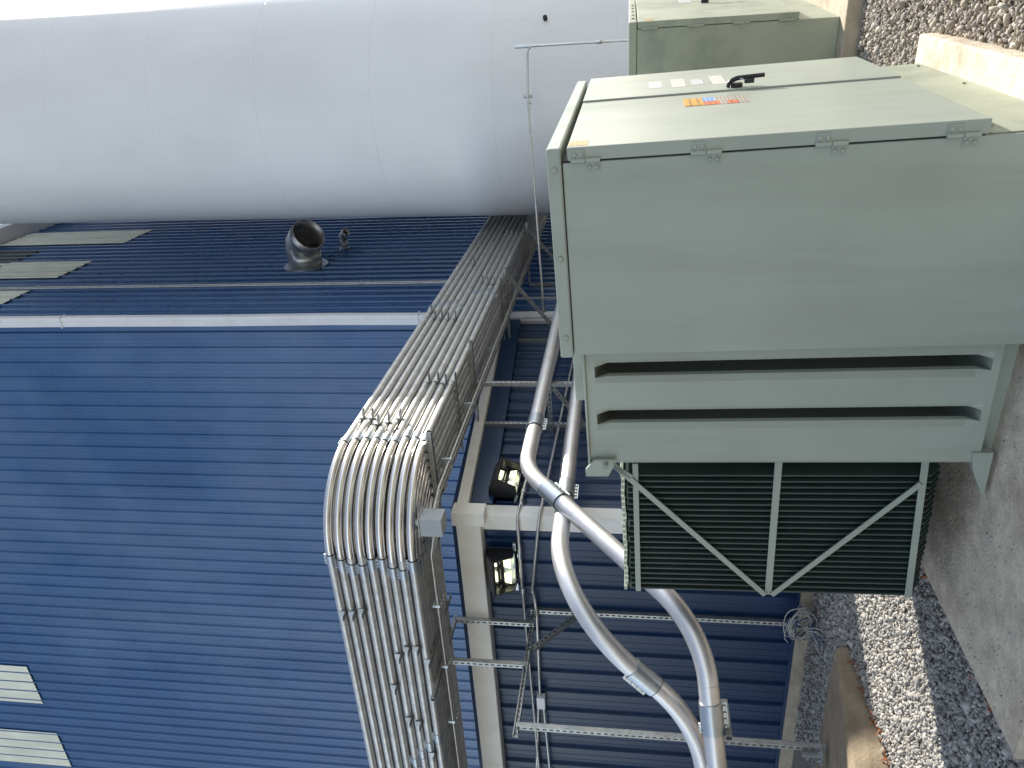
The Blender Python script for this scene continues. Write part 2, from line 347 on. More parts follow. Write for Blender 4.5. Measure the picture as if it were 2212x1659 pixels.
# vent ducts on the right wall
def duct(s, h, r, l0, l1, nm):
    p0 = bp(s, .02, h); p1 = p0-Lf*l0; d = (-Lf*.62-N*.42-UPV*.66).normalized(); p2 = p1+d*l1
    o = MB().tube([p0, p1-(-Lf)*r*.2, p1, p1+d*r*.3, p2], r, 26, cap=False).build(nm, 'galv', tall)
    o.modifiers.new('solid', 'SOLIDIFY').thickness = .012
    MB().tube([p1+d*(l1*.45), p1+d*(l1*.45+.06)], r*1.035, 26, cap=False).build('duct_seam', 'zinc', o)
    MB().cyl(p0, p0-Lf*.03, r*1.35, 26).build('duct_flange', 'zinc', o)
duct(7.55, 7.42, .30, .42, .34, 'vent_duct'); duct(8.62, 7.05, .075, .26, .16, 'vent_duct')

# lean-to
lean = empty('lean_to_building', bp(0, 0, 0), 'low blue lean-to with cream corner trim and eave fascia', 'building')
EH = 3.05
rk = lambda s: 3.05+.07*s
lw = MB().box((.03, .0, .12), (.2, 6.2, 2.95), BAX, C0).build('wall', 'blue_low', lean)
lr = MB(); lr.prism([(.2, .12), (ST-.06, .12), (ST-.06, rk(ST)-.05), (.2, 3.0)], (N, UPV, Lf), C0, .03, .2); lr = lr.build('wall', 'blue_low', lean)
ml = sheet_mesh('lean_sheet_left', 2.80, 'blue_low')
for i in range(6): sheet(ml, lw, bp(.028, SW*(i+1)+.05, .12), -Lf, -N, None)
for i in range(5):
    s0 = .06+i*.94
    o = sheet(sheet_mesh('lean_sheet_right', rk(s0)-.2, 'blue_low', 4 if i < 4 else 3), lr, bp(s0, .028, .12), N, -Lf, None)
MB().box((-.03, -.02, -.15), (.25, 6.2, .118), BAX, C0).build('foundation', 'conc2', lean)
MB().box((.27, -.03, -.15), (ST-.1, .2, .118), BAX, C0).build('foundation', 'conc2', lean)
MB().box((-.012, .0, .12), (.02, 6.2, .15), BAX, C0).build('base_trim', 'blue_low', lean)
# corner trim (two faces), eave fascia, rake
MB().box((-.045, -.045, .13), (.11, .11, 2.84), BAX, C0).build('corner_trim', 'cream', lean, bevel=.006)
MB().box((-.13, -.06, 2.835), (.02, 6.2, 3.05), BAX, C0).build('eave_fascia', 'cream', lean, bevel=.01)
MB().box((-.165, -.14, 2.79), (-.004, -.004, 3.075), BAX, C0).build('fascia_end_cap', 'cream', lean, bevel=.008)
rake = MB(); rake.prism([(-.0, 2.955), (ST-.1, rk(ST)-.08), (ST-.1, rk(ST)+.02), (-.0, 3.055)], (N, UPV, Lf), C0, -.125, -.03); rake.build('rake_fascia', 'cream', lean, bevel=.006)
rb = MB(); rb.prism([(.11, 2.76), (ST-.1, rk(ST)-.30), (ST-.1, rk(ST)-.085), (.11, 2.957)], (N, UPV, Lf), C0, -.062, -.008); rb.build('rake_trim', 'blue_low', lean, bevel=.004)
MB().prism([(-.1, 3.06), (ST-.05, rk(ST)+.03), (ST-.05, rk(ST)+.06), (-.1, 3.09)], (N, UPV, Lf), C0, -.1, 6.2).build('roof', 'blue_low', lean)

# ------------------------------------------------------------------ storage tank
TKC = Vector((4.23, 11.42, 0)); TR = 1.69
hs = [0, .18, 1.75, 3.33, 4.98, 6.60, 8.19, 9.77, 11.4, 13.0, 14.6, 16.2, 17.8, 19.4, 21.0]
def make_tank(cen, label):
    tk_ = empty('storage_tank', cen, label, 'tank', 'row of white tanks')
    for z0, z1 in zip(hs[:-1], hs[1:]):
        nseg = 160; rg = MB(); zz = [z0, z0+.003, z0+.006, z1-.006, z1-.003, z1]; rr = [TR-.003, TR-.0014, TR, TR, TR-.0014, TR-.003]
        vs = [cen+Vector((cos(2*pi*k/nseg)*r, sin(2*pi*k/nseg)*r, z)) for z, r in zip(zz, rr) for k in range(nseg)]
        for j in range(5):
            rg.add(vs[j*nseg:(j+2)*nseg], [(k, (k+1) % nseg, (k+1) % nseg+nseg, k+nseg) for k in range(nseg)], True)
        o = rg.build('shell_ring', 'tank', tk_)
        an = random.uniform(-2.6, -1.2); d = Vector((cos(an), sin(an), 0))
        MB().tube([cen+d*(TR-.003)+UPV*(z0+.02), cen+d*(TR-.003)+UPV*(z1-.02)], .005, 6).build('weld_seam', 'tank', o)
    MB().tube([cen+UPV*21.0, cen+UPV*21.8], [TR, .1], 64).build('roof_cone', 'tank', tk_)
    tk_.rotation_euler = (0, radians(.6), 0)
    return tk_
tank = make_tank(TKC, 'tall white cylindrical steel tank in front of the conduit rack')
make_tank(TKC+N*4.3, 'unseen white steel tank added behind the first tank to shade the blue wall')  # out-of-view tanks added to keep sun off the tall right wall
make_tank(TKC+N*8.6, 'unseen white steel tank added at the far end of the row to shade the blue wall')
# pipe stub on the shell
d = Vector((.24, -.97, 0)).normalized()
pst = TKC+d*TR+UPV*2.66
MB().cyl(pst-d*.02, pst+d*.05, .028, 12).build('plug', 'rubber', tank)

# ------------------------------------------------------------------ pad-mounted transformer
t1 = empty('pad_transformer', TK, 'large sage green transformer cabinet with warning stickers and radiator fins', 'transformer', matrix=TM)
def tbox(a, b): return MB().box(a, b)
WD = 1.74
body = tbox((0, .004, -.03), (WD, .768, 1.7125)).build('cabinet_body', 'green', t1, True, bevel=.004)
lid = tbox((-.008, -.05, 1.716), (WD+.01, .776, 1.768)).build('lid', 'green', t1, True, bevel=.007)
MB().box((.004, -.004, 1.690), (WD-.004, .003, 1.7155)).build('lid_gasket', 'rubber', t1, True)
for b_ in (.025, .357, .685):
    MB().tube([(-.006, b_, 1.742), (-.013, b_, 1.742), (-.016, b_, 1.742)], [.0115, .0115, .008], 14).build('rivet', 'green', lid, True)
d1 = tbox((-.004, -.050, .315), (.9735, -.0025, 1.694)).build('door', 'green', t1, True, bevel=.004)
d2 = tbox((.980, -.058, .315), (WD+.004, -.0025, 1.694)).build('door', 'green', t1, True, bevel=.004)
MB().box((.02, -.003, .32), (WD-.02, .0035, 1.69)).build('door_gasket', 'rubber', t1, True)
MB().box((.015, -.001, .01), (WD-.01, .0035, .305)).build('sill_panel', 'green_old_shade', t1, True, bevel=.003)  # darker green stands in for the sill's shade below the doors
for a_, c_ in ((.12, .27), (.6, .27), (1.1, .27), (1.62, .27), (.12, .05), (1.0, .05), (1.62, .05)):
    MB().cyl((a_, -.001, c_), (a_, -.009, c_), .009, 8).build('bolt', 'green_old_shade', t1, True)
for c_ in (1.63, 1.215, .805, .396):
    h = MB()
    h.tube([(-.009, -.0035, c_-.052), (-.009, -.0035, c_-.001)], .0085, 12); h.tube([(-.009, -.0035, c_+.001), (-.009, -.0035, c_+.052)], .0085, 12)
    h.box((-.0085, -.040, c_+.002), (-.003, -.004, c_+.05)); h.box((-.004, .002, c_-.05), (.001, .036, c_-.002))
    hg = h.build('hinge', 'green', t1, True, bevel=.0012)
    for bb, dc in ((-.024, .014), (-.024, .038), (.022, -.014), (.022, -.038)):
        x0 = -.0085 if bb < 0 else -.004
        MB().tube([(x0, bb, c_+dc), (x0-.004, bb, c_+dc), (x0-.006, bb, c_+dc)], [.0085, .0085, .004], 12).build('hinge_bolt', 'green', hg, True)
# stickers on the doors
def sticker(a0, a1, c0, c1, m, parent, name='sticker'):
    o = MB().box((-(a1-a0)/2, -.0004, -(c1-c0)/2), ((a1-a0)/2, .0004, (c1-c0)/2)).build(name, m, parent, True)
    o.location = ((a0+a1)/2, -.0505 if parent is d1 else -.0585, (c0+c1)/2); return o
sticker(.02, .10, 1.622, 1.69, 'p_orange', d1)
ws = sticker(.655, .845, .985, 1.25, 'p_beige', d1, 'warning_sign')
def sub(a0, a1, c0, c1, m):
    o = MB().box((a0, -.0009, c0), (a1, -.0003, c1)).build('sign_panel', m, ws, True); return o
sub(-.095, .095, .052, .132, 'p_yellow'); sub(.0, .092, .0, .050, 'p_blue'); sub(-.093, -.002, -.012, .050, 'p_red'); sub(-.093, -.02, -.088, -.045, 'p_red'); sub(-.094, -.07, .055, .130, 'p_cream')
sticker(1.19, 1.42, 1.325, 1.388, 'p_white', d2); sticker(1.17, 1.45, 1.214, 1.278, 'p_cream', d2); sticker(1.20, 1.38, 1.13, 1.184, 'p_white', d2); sticker(1.16, 1.45, 1.03, 1.09, 'p_cream', d2)
for k, (c0, c1) in enumerate(((1.68, 1.69), (1.64, 1.675), (1.60, 1.635), (1.545, 1.59))):
    sticker(1.60+.01*k, 1.70, c0-.02, c1, 'p_cream' if k % 2 else 'p_white', d2)
# door handle with padlock
hd = MB(); hd.cyl((1.03, -.057, 1.0), (1.03, -.076, 1.0), .026, 18); hn = hd.build('door_handle', 'black', d2, True, bevel=.003)
MB().tube([(1.03, -.060, 1.038), (1.03, -.074, 1.036), (1.03, -.088, 1.022), (1.03, -.096, 1.0), (1.03, -.098, .97), (1.03, -.101, .88)], [.009, .010, .011, .011, .010, .0095], 12).build('lever', 'black', hn, True)
sh = [(1.03+.012*cos(x), -.093, .975+.016*sin(x)) for x in [pi*i/8 for i in range(9)]]
MB().tube(sh, .003, 8).build('padlock_shackle', 'steel', hn, True)
MB().box((1.012, -.094, .925), (1.048, -.072, .968)).build('padlock', 'lock', hn, True, bevel=.004)
# tank side with two stiffener grooves, undercut as deep slots so they stay dark
gp = [(.80, .06), (.825, .063), (.842, .073), (.852, .095), (.857, .115), (.815, .14), (.815, .42), (.985, .42), (.985, .14), (.905, .10), (.907, .078), (.931, .06)]
gf = [.80, .825, .842, .852, .857, .857, .857, .905, .905, .905, .907, .931]
gq = [(x+.228, y) for x, y in gp]
flat = [.772]+gf+[x+.228 for x in gf]+[1.30, 1.325, 1.342, 1.349, 1.35]
prof = [(.772, .06)]+gp+gq+[(1.30, .06), (1.325, .064), (1.342, .077), (1.349, .10), (1.35, .44)]
cs = [.095, .125, .175, 1.585, 1.64, 1.68]; dep = [0, 0, 1, 1, 0, 0]
vs = [(.06+(y-.06)*(d if .79 < x < 1.25 else 1), x*d+fx*(1-d), c) for c, d in zip(cs, dep) for (x, y), fx in zip(prof, flat)]; k = len(prof)
tk = MB(); tk.add(vs, [(j*k+i, j*k+i+1, (j+1)*k+i+1, (j+1)*k+i) for j in range(5) for i in range(k-1)])
tko = tk.build('tank_wall', 'green', t1, True)
MB().box((.435, .772, .06), (1.62, 1.348, 1.675)).build('tank_body', 'green', t1, True)
MB().box((.045, .772, 1.677), (1.64, 1.362, 1.687)).build('tank_cover', 'green', t1, True, bevel=.003)
MB().box((.30, .80, 1.6875), (1.3, 1.15, 1.75)).build('hand_hole_cover', 'green', t1, True, bevel=.006)
MB().box((.13, .772, -.03), (1.6, 1.33, .094)).build('base_skid', 'green', t1, True, bevel=.006)
MB().prism([(1.28, .05), (1.49, .05), (1.49, .060), (1.36, .115), (1.28, .13)], (Vector((0, 1, 0)), Vector((0, 0, 1)), Vector((1, 0, 0))), (0, 0, 0), .052, .085).build('jacking_step', 'green', t1, True)
lg = MB(); lg.prism([(1.30, 1.56), (1.385, 1.60), (1.385, 1.70), (1.35, 1.70), (1.30, 1.66)], (Vector((0, 1, 0)), Vector((0, 0, 1)), Vector((1, 0, 0))), (0, 0, 0), .03, .048)
lgo = lg.build('lifting_lug', 'green', t1, True, bevel=.003)
MB().cyl((.005, 1.315, 1.61), (.058, 1.315, 1.61), .011, 10).build('lug_bolt', 'green_old_shade', lgo, True)
MB().cyl((.03, 1.315, 1.57), (.06, 1.315, 1.64), .008, 8).build('lug_pin', 'green_old_shade', lgo, True)
# radiator
ra, rb2, rc = Vector((1, 0, 0)), Vector((0, 0, 1)), Vector((0, 1, 0))
NF = 22; fin_me = None; cap_me = None
for k in range(NF):
    b0 = 1.475+k*.0327
    if fin_me is None:
        f = MB(); f.prism([(.165, .215), (.235, .158), (1.56, .158), (1.56, 1.535), (.185, 1.535), (.165, 1.52)], (ra, rb2, rc), (0, 0, 0), -.0045, .0045)
        fo = f.build('radiator_fin', 'fin', t1, True, bevel=.002, seg=1); fin_me = fo.data
    else:
        fo = bpy.data.objects.new('radiator_fin', fin_me); col.objects.link(fo); fo.parent = t1
        b = fo.modifiers.new('bevel', 'BEVEL'); b.width = .002; b.segments = 1
    fo.location = (0, b0, random.uniform(-.004, .004)); fo.rotation_euler.z = random.uniform(-.004, .004)
    if cap_me is None:
        co_ = MB().box((.163, -.012, 1.5355), (1.56, .009, 1.551)).build('pale_fin_top', 'green', fo, True, bevel=.002); cap_me = co_.data  # separate pale tops added so the darkened fins still catch sun
    else:
        co_ = bpy.data.objects.new('pale_fin_top', cap_me); col.objects.link(co_); co_.parent = fo
for c_ in (1.44, .30):
    for a_ in (.45, 1.2):
        MB().cyl((a_, 1.34, c_), (a_, 2.17, c_), .04, 16).build('header_pipe', 'green', t1, True)
def bar(p, q, wd, th=.008):
    p, q = Vector(p), Vector(q); d = (q-p).normalized(); x = Vector((1, 0, 0)); y = d.cross(x)
    return MB().box((0, -wd/2, -th/2), ((q-p).length, wd/2, th/2), (d, y, x), p).build('brace_bar', 'green', t1, True, bevel=.0015)
A_ = .154
bar((A_, 1.40, 1.484), (A_, 2.168, 1.484), .026); bar((A_, 1.34, .86), (A_, 2.168, .86), .032); bar((A_, 1.34, .262), (A_, 2.165, .225), .03)
bar((A_-.0095, 1.38, 1.60), (A_-.0095, 2.165, .875), .026); bar((A_-.0095, 2.165, .845), (A_-.0095, 1.50, .265), .026)
bar((A_-.0095, 1.345, 1.66), (A_-.0095, 1.47, 1.50), .024)

# ------------------------------------------------------------------ second transformer
T2M = Matrix(((a2.x, b2.x, 0, K2.x), (a2.y, b2.y, 0, K2.y), (0, 0, 1, .12), (0, 0, 0, 1)))
t2 = empty('pad_transformer', K2, 'weathered green transformer cabinet with sunlit front beside the white tank', 'transformer', matrix=T2M)
MB().box((0, 0, 0), (1.85, .85, 1.42)).build('cabinet_body', 'green_old_shade', t2, True, bevel=.005)
l2 = MB().box((-.01, -.05, 1.422), (1.86, .86, 1.48)).build('lid', 'green_old_shade', t2, True, bevel=.007)
for a_ in (.2, .45, .7, .95, 1.2):
    MB().cyl((a_, -.05, 1.45), (a_, -.058, 1.45), .01, 8).build('rivet', 'green_old_shade', l2, True)
e1 = MB().box((-.004, -.05, .28), (1.03, -.003, 1.415)).build('door', 'green_old_shade', t2, True, bevel=.004)
e2 = MB().box((1.035, -.048, .28), (1.854, -.003, 1.415)).build('door', 'green_old_shade', t2, True, bevel=.004)
MB().box((-.002, -.0028, .28), (1.85, -.0004, 1.415)).build('door_gasket', 'rubber', t2, True)
for c_ in (1.33, 1.0, .68, .36):
    h = MB(); h.tube([(-.010, -.002, c_-.06), (-.010, -.002, c_+.06)], .010, 10); h.box((-.010, -.036, c_), (-.003, -.004, c_+.055)); h.box((-.006, .003, c_-.055), (.0, .034, c_)); h.build('hinge', 'green_old_shade', t2, True)
hh = MB(); hh.cyl((1.1, -.048, .85), (1.1, -.09, .85), .034, 14); ho = hh.build('door_handle', 'black', e2, True)
MB().tube([(1.1, -.09, .90), (1.1, -.125, .87), (1.1, -.13, .78), (1.1, -.128, .68), (1.1, -.10, .66)], .014, 10).build('lever', 'black', ho, True)
MB().box((1.085, -.15, .84), (1.115, -.09, .89)).build('padlock', 'lock', ho, True, bevel=.004)
o = MB().box((.06, -.0515, 1.30), (.13, -.0505, 1.36)).build('sticker', 'p_orange', e1, True)
o = MB().box((1.2, -.0495, .95), (1.5, -.0485, 1.05)).build('sticker', 'p_white', e2, True)

# ------------------------------------------------------------------ strut channel and conduits
def strut_geo(mb, p, q, face, wd=.041, ht=.041, slots=True):
    """C-channel from p to q: slotted web facing 'face'"""
    p, q, face = Vector(p), Vector(q), Vector(face); d = (q-p).normalized(); face = (face-d*face.dot(d)).normalized(); y = d.cross(face); L_ = (q-p).length
    ax = (d, y, face); th = .003
    mb.box((0, -wd/2, -ht), (L_, -wd/2+th, 0), ax, p); mb.box((0, wd/2-th, -ht), (L_, wd/2, 0), ax, p)
    mb.box((0, -wd/2, -ht), (L_, -wd/2+.010, -ht+th), ax, p); mb.box((0, wd/2-.010, -ht), (L_, wd/2, -ht+th), ax, p)
    if not slots:
        mb.box((0, -wd/2+th, -th), (L_, wd/2-th, 0), ax, p); return
    sw = .0075
    mb.box((0, -wd/2+th, -th), (L_, -sw, 0), ax, p); mb.box((0, sw, -th), (L_, wd/2-th, 0), ax, p)
    x = 0; n_ = max(1, round(L_/.052)); st = L_/n_
    for i in range(n_):
        mb.box((i*st, -sw, -th), (i*st+st*.42, sw, 0), ax, p)
def strut_part(name, p, q, face, parent, slots=True, wd=.041, ht=.041):
    mb = MB(); strut_geo(mb, p, q, face, wd, ht, slots); return mb.build(name, 'strut', parent)

def fillet(pts, rads, seg=10):
    """polyline with rounded corners -> list of (list_of_points, is_bend)"""
    pts = [Vector(p) for p in pts]; out = []; cur = pts[0]
    for i in range(1, len(pts)-1):
        A, B, D = pts[i-1], pts[i], pts[i+1]; u = (A-B).normalized(); v = (D-B).normalized(); r = rads[i-1]
        th = u.angle(v); tl = r/math.tan(th/2); s, e = B+u*tl, B+v*tl
        cen = B+(u+v).normalized()*(r/sin(th/2))
        out.append(([cur, s], False))
        a0 = s-cen; a1 = e-cen; ang = a0.angle(a1); arc = []
        for k in range(seg+1):
            f = k/seg; arc.append(cen+(a0*sin((1-f)*ang)+a1*sin(f*ang))/sin(ang))
        out.append((arc, True)); cur = e
    out.append(([cur, pts[-1]], False)); return out

def coupling(p, d, r, ln, parent, up, out, bolts=3, rubber_end=1):
    """set-screw coupling centred at p along d with a bolt bar on its 'up' side facing 'out'"""
    d = d.normalized(); up = (Vector(up)-d*Vector(up).dot(d)).normalized(); out = d.cross(up)*(1 if d.cross(up).dot(Vector(out)) > 0 else -1)
    c = MB(); c.tube([p-d*ln/2, p+d*ln/2], r*1.13, 18); co = c.build('coupling', 'zinc', parent)
    MB().tube([p+d*rubber_end*(ln/2-.001), p+d*rubber_end*(ln/2+.006)], r*1.10, 18).build('gasket', 'rubber', co)
    bw = r*.62
    MB().box((-ln*.46, r*.95, -.006), (ln*.46, r*.95+bw, .006), (d, up, out), p).build('screw_bar', 'zinc', co, bevel=.002)
    b = MB()
    for k in range(bolts):
        x = (k-(bolts-1)/2)*ln*.9/bolts
        q = p+d*x+up*(r*.95+bw*.5); b.tube([q-out*.012, q+out*.012, q+out*.017], [bw*.30, bw*.30, bw*.18], 8)
    b.build('screws', 'steel', co); return co

ORD = ['bottom', 'second from bottom', 'third from bottom', 'fourth from bottom', 'middle', 'fourth from top', 'third from top', 'second from top', 'top']
ORDK = ['', 'second', 'third', 'fourth', 'fifth', 'sixth', 'seventh', 'eighth', 'ninth']
PR, LP, DP, H0 = .035, .080, .080, 3.185
NLEV = 9
def hlev(i): return H0+LP*i
for i in range(NLEV):
    for k in range(9):
        if not (k <= 2 or i <= 1): continue
        s0, t0 = -.95+DP*k, -.90+DP*k; R_ = max(.27, .63-DP*k)
        h = hlev(i)+random.uniform(-.0035, .0035); s0 += random.uniform(-.006, .006); t0 += random.uniform(-.006, .006); R_ += random.uniform(-.03, .03)
        tail = 3.6
        segs = fillet([bp(s0, tail, h), bp(s0, t0, h), bp(11.5, t0, h)], [R_], 14)
        if k == 0: lab = 'bent galvanized conduit on the outer face of the overhead rack, %s tray' % ORD[i]
        elif i == 0: lab = 'galvanized conduit %s in from the outer edge of the rack, bottom tray' % ORDK[k]
        else: lab = 'galvanized conduit %s in from the outer edge of the rack, %s tray' % (ORDK[k], ORD[i])
        e = empty('conduit', bp(s0, 1.0, h), lab, 'conduit', 'conduits on the overhead rack')
        (pa, _), (arc, _), (pb, _) = segs
        MB().tube(pa, PR, 16).build('pipe', 'galv', e); MB().tube(arc, PR*.995, 16).build('bend', 'shiny', e); MB().tube(pb, PR, 16).build('pipe', 'galv', e)
        if k <= 1 or i == 0:
            j = .05*((i*7+k*3) % 4)
            coupling(arc[0]+Lf*(.045+j*.6), Lf, PR, .10, e, UPV, -N, 3, -1)
            coupling(arc[-1]+N*(.045+j*.5), N, PR, .10, e, UPV if i > 3 else -UPV, -Lf, 3, -1)
        if k == 0 and i <= 3:
            coupling(bp(s0, 1.62+.11*((i*5) % 4), h), Lf, PR, .10, e, UPV, -N, 3)
        if k == 0:
            coupling(bp(2.75+.05*((i*3) % 4)+(.4 if i < 4 else 0), t0, h), N, PR, .085, e, -UPV, -Lf, 2)
# tray struts
SG = 'struts under the conduit trays'
def place(x, left):
    if left: return 'beside the couplings before the bend' if x < .5 else 'left of the couplings' if x < .9 else 'over the tall strut frame' if x < 1.2 else 'beyond the tall strut frame'
    return 'just past the bend' if x < .5 else 'over the wall bracket frame' if x < 1.2 else 'short of the downspout' if x < 3 else 'beside the downspout' if x < 4.6 else 'close to the white tank' if x < 7 else 'behind the white tank'
def tray_left(t, lv, out=.085):
    mb = MB(); hh_ = hlev(lv)-PR-.001
    strut_geo(mb, bp(-.95-out-.02, t, hh_), bp(-.20, t, hh_), UPV, .041, .009, False)
    o = mb.build('strut_channel', 'strut'); tag(o, 'strut channel end under the %s conduit tray, %s' % (ORD[lv], place(t, True)), 'strut', SG)
    c = MB().box((-.992, t-.022, hh_+.002), (-.985, t+.03, hh_+.05), BAX, C0).build('pipe_clamp', 'strut', o); return o
def tray_right(s, lv, out=.10):
    mb = MB(); hh_ = hlev(lv)-PR-.001
    strut_geo(mb, bp(s, -.90-out-.02, hh_), bp(s, -.19, hh_), UPV, .041, .009, False)
    o = mb.build('strut_channel', 'strut'); tag(o, 'strut channel end under the %s conduit tray, %s' % (ORD[lv], place(s, False)), 'strut', SG)
    MB().box((s-.022, -.942, hh_+.002), (s+.022, -.935, hh_+.05), BAX, C0).build('pipe_clamp', 'strut', o); return o
for t, lv in ((.26, 8), (.255, 7), (.225, 6), (.68, 3), (.60, 2), (.59, 1), (.72, 0), (1.03, 4), (1.4, 3), (1.44, 2), (1.81, 1), (2.3, 5), (2.3, 7)): tray_left(t, lv)
for s, lv in ((.05, 8), (-.05, 6), (-.02, 5), (.05, 4), (.05, 7), (.77, 2), (.73, 1), (.77, 0), (.75, 3), (2.55, 8), (2.38, 7), (2.37, 6), (2.33, 5), (2.34, 4), (4.35, 6), (3.6, 3), (3.54, 2), (3.54, 1), (3.53, 0), (5.84, 3), (5.75, 2), (5.69, 1), (5.65, 0), (5.3, 8), (5.3, 7), (7.2, 6), (7.2, 3)): tray_right(s, lv)

# support frames
f1 = empty('support_frame', bp(-1.3, 1.02, .12), 'galvanized strut frame standing between the footing and the lean-to wall under the left rack run', 'support frame', 'rack support frames')
T_ = 1.02
strut_part('post', bp(-1.31, T_, .16), bp(-1.31, T_, 2.43), -N, f1)
strut_part('post', bp(-.04, T_, .10), bp(-.04, T_, 2.46), -N, f1)
strut_part('beam', bp(-1.36, T_+.045, 2.43), bp(-.02, T_+.045, 2.43), Lf, f1)
strut_part('brace', bp(-.045, T_-.01, 2.03), bp(-.50, T_-.01, 2.40), -Lf, f1)
strut_part('upright', bp(-.21, T_, 2.41), bp(-.21, T_, 3.14), -N, f1)
strut_part('upright', bp(-.70, T_, 2.41), bp(-.70, T_, 3.14), -N, f1)
strut_part('tray_beam', bp(-1.10, T_, 3.152), bp(-.15, T_, 3.152), UPV, f1, True, .041, .03)
bpz = MB(); bpz.box((-1.39, T_-.06, .20), (-1.23, T_+.07, .213), BAX, C0); bpz.box((-1.36, T_+.022, .21), (-1.26, T_+.03, .33), BAX, C0); bo = bpz.build('base_plate', 'strut', f1)
for ds_, dt in ((-1.37, -.04), (-1.25, -.04), (-1.37, .05), (-1.25, .05)):
    MB().cyl(bp(ds_, T_+dt, .21), bp(ds_, T_+dt, .235), .011, 8).build('anchor_bolt', 'steel', bo)
f2 = empty('support_frame', bp(1.5, -.57, 0), 'galvanized strut frame bracketed off the lean-to wall under the right rack run', 'support frame', 'rack support frames')
S_ = 1.5
strut_part('post', bp(S_, -.57, .0), bp(S_, -.57, 3.14), -Lf, f2); strut_part('beam', bp(S_-.045, -.64, 2.37), bp(S_-.045, -.01, 2.37), -N, f2)
strut_part('upright', bp(S_, -.10, 2.0), bp(S_, -.10, 3.14), -Lf, f2); strut_part('brace', bp(S_+.01, -.53, 2.36), bp(S_+.01, -.06, 2.02), -N, f2)
strut_part('tray_beam', bp(S_, -1.02, 3.152), bp(S_, -.05, 3.152), UPV, f2, True, .041, .03)
for s in (3.9, 6.2):
    f3 = empty('support_frame', bp(s, -.57, 2.4), 'galvanized strut bracket holding the rack %s' % ('beside the white downspout' if s < 5 else 'near the white tank, past the downspout'), 'support frame', 'rack support frames')
    strut_part('tray_beam', bp(s, -1.02, 3.152), bp(s, -.05, 3.152), UPV, f3, True, .041, .03)
    strut_part('brace', bp(s, -.90, 3.11), bp(s, -.07, 2.45), -N, f3); strut_part('upright', bp(s, -.035, 2.3), bp(s, -.035, 3.14), -Lf, f3)
    strut_part('hanger', bp(s, -.62, 1.9), bp(s, -.62, 3.14), -Lf, f3, True, .022, .022)

# vertical strut bundle at the bend and drip box with small conduits
o = MB(); strut_geo(o, bp(-.32, -1.02, 3.15), bp(-.30, -.19, 3.15), UPV, .041, .041, False); o = o.build('strut_channel', 'strut'); tag(o, 'heavy strut channel carrying the rack at the conduit bend', 'strut', SG)
bx = MB(); bc = bp(-.86, -.55, 3.02); bx.box((-.075, -.075, -.085), (.075, .075, .085), BAX, bc)
bo = bx.build('pull_box', 'greybox', None, bevel=.004); tag(bo, 'small grey metal pull box hanging below the conduit bend', 'box')
MB().box((-.082, -.082, .085), (.082, .082, .092), BAX, bc).build('box_lid', 'greybox', bo)
MB().box((-.02, -.02, .09), (.02, .02, .14), BAX, bc).build('hanger', 'strut', bo)
for k, (ds_, hh_) in enumerate(((0, 3.085), (.05, 3.08), (.10, 3.075))):
    e = MB().tube([bp(-.82+ds_, -.47, hh_-.06), bp(-.80+ds_, -.2, hh_), bp(-.80+ds_, 3.6, hh_)], .0125, 10).build('small_conduit', 'galv'); tag(e, 'thin conduit running left from the pull box, %s from the rack face' % ['first', 'second', 'third'][k], 'conduit', 'thin conduits under the rack')
    for t in (.3, .95, 1.6):
        MB().box((-.82+ds_, t-.012, hh_-.02), (-.78+ds_, t+.012, hh_+.04), BAX, C0).build('pipe_strap', 'zinc', e)
for k, dt in enumerate((0, .05)):
    e = MB().tube([bp(-.80, -.62+dt, 3.02), bp(-.5, -.62+dt, 3.05), bp(9.5, -.62+dt, 3.05)], .0125, 10).build('small_conduit', 'galv'); tag(e, 'thin conduit running right from the pull box, %s' % ('on the outer side' if k == 0 else 'on the wall side'), 'conduit', 'thin conduits under the rack')
    for s in (-.1, .9, 2.2): MB().box((s-.012, -.64+dt, 3.03), (s+.012, -.60+dt, 3.12), BAX, C0).build('pipe_strap', 'zinc', e)

# ------------------------------------------------------------------ two large aluminium conduits
def big(name, pts, rads, r, cps, label):
    segs = fillet(pts, rads, 16); e = empty(name, pts[0], label, 'conduit', 'large conduits')
    for p, bend in segs: MB().tube(p, r, 26).build('bend' if bend else 'pipe', 'alu', e)
    for (i, f, up, out, en) in cps:
        P = segs[i][0]; a, b = P[0], P[-1]; q = a+(b-a)*f; coupling(q, b-a, r, .19, e, up, out, 4, en)
    return e
PB = .0625
def at_y(u, v, y):
    d = pix(u, v); return EYEV + d*(y/d.y)
p1a = bp(9.5, -.75, 2.40); p1b = bp(-.42, -.75, 2.37)
p1c = at_y(302, 1518, 4.75); p1d = at_y(24, 1546, 4.85); p1d = p1c+(p1d-p1c)*3
big('large_conduit', [p1a, p1b, p1c, p1d], [.50, .55], PB, [(0, .945, -UPV, -Lf, 1), (2, .12, -UPV, N, 1), (4, .10, -UPV, -N, 1)], 'large bare metal conduit dropping behind the radiator fins to its strut clamp')
p2a = bp(9.5, -.60, 2.14); p2b = bp(-1.72, -.60, 2.05)
p2c = at_y(108, 1500, 4.98); p2d = at_y(-140, 1548, 5.22); p2d = p2c+(p2d-p2c)*2.2
big('large_conduit', [p2a, p2b, p2c, p2d], [.75, .95], PB, [(0, .945, -UPV, -Lf, 1), (2, .47, UPV, -N, 1)], 'large bare metal conduit curving down past the cream corner trim')

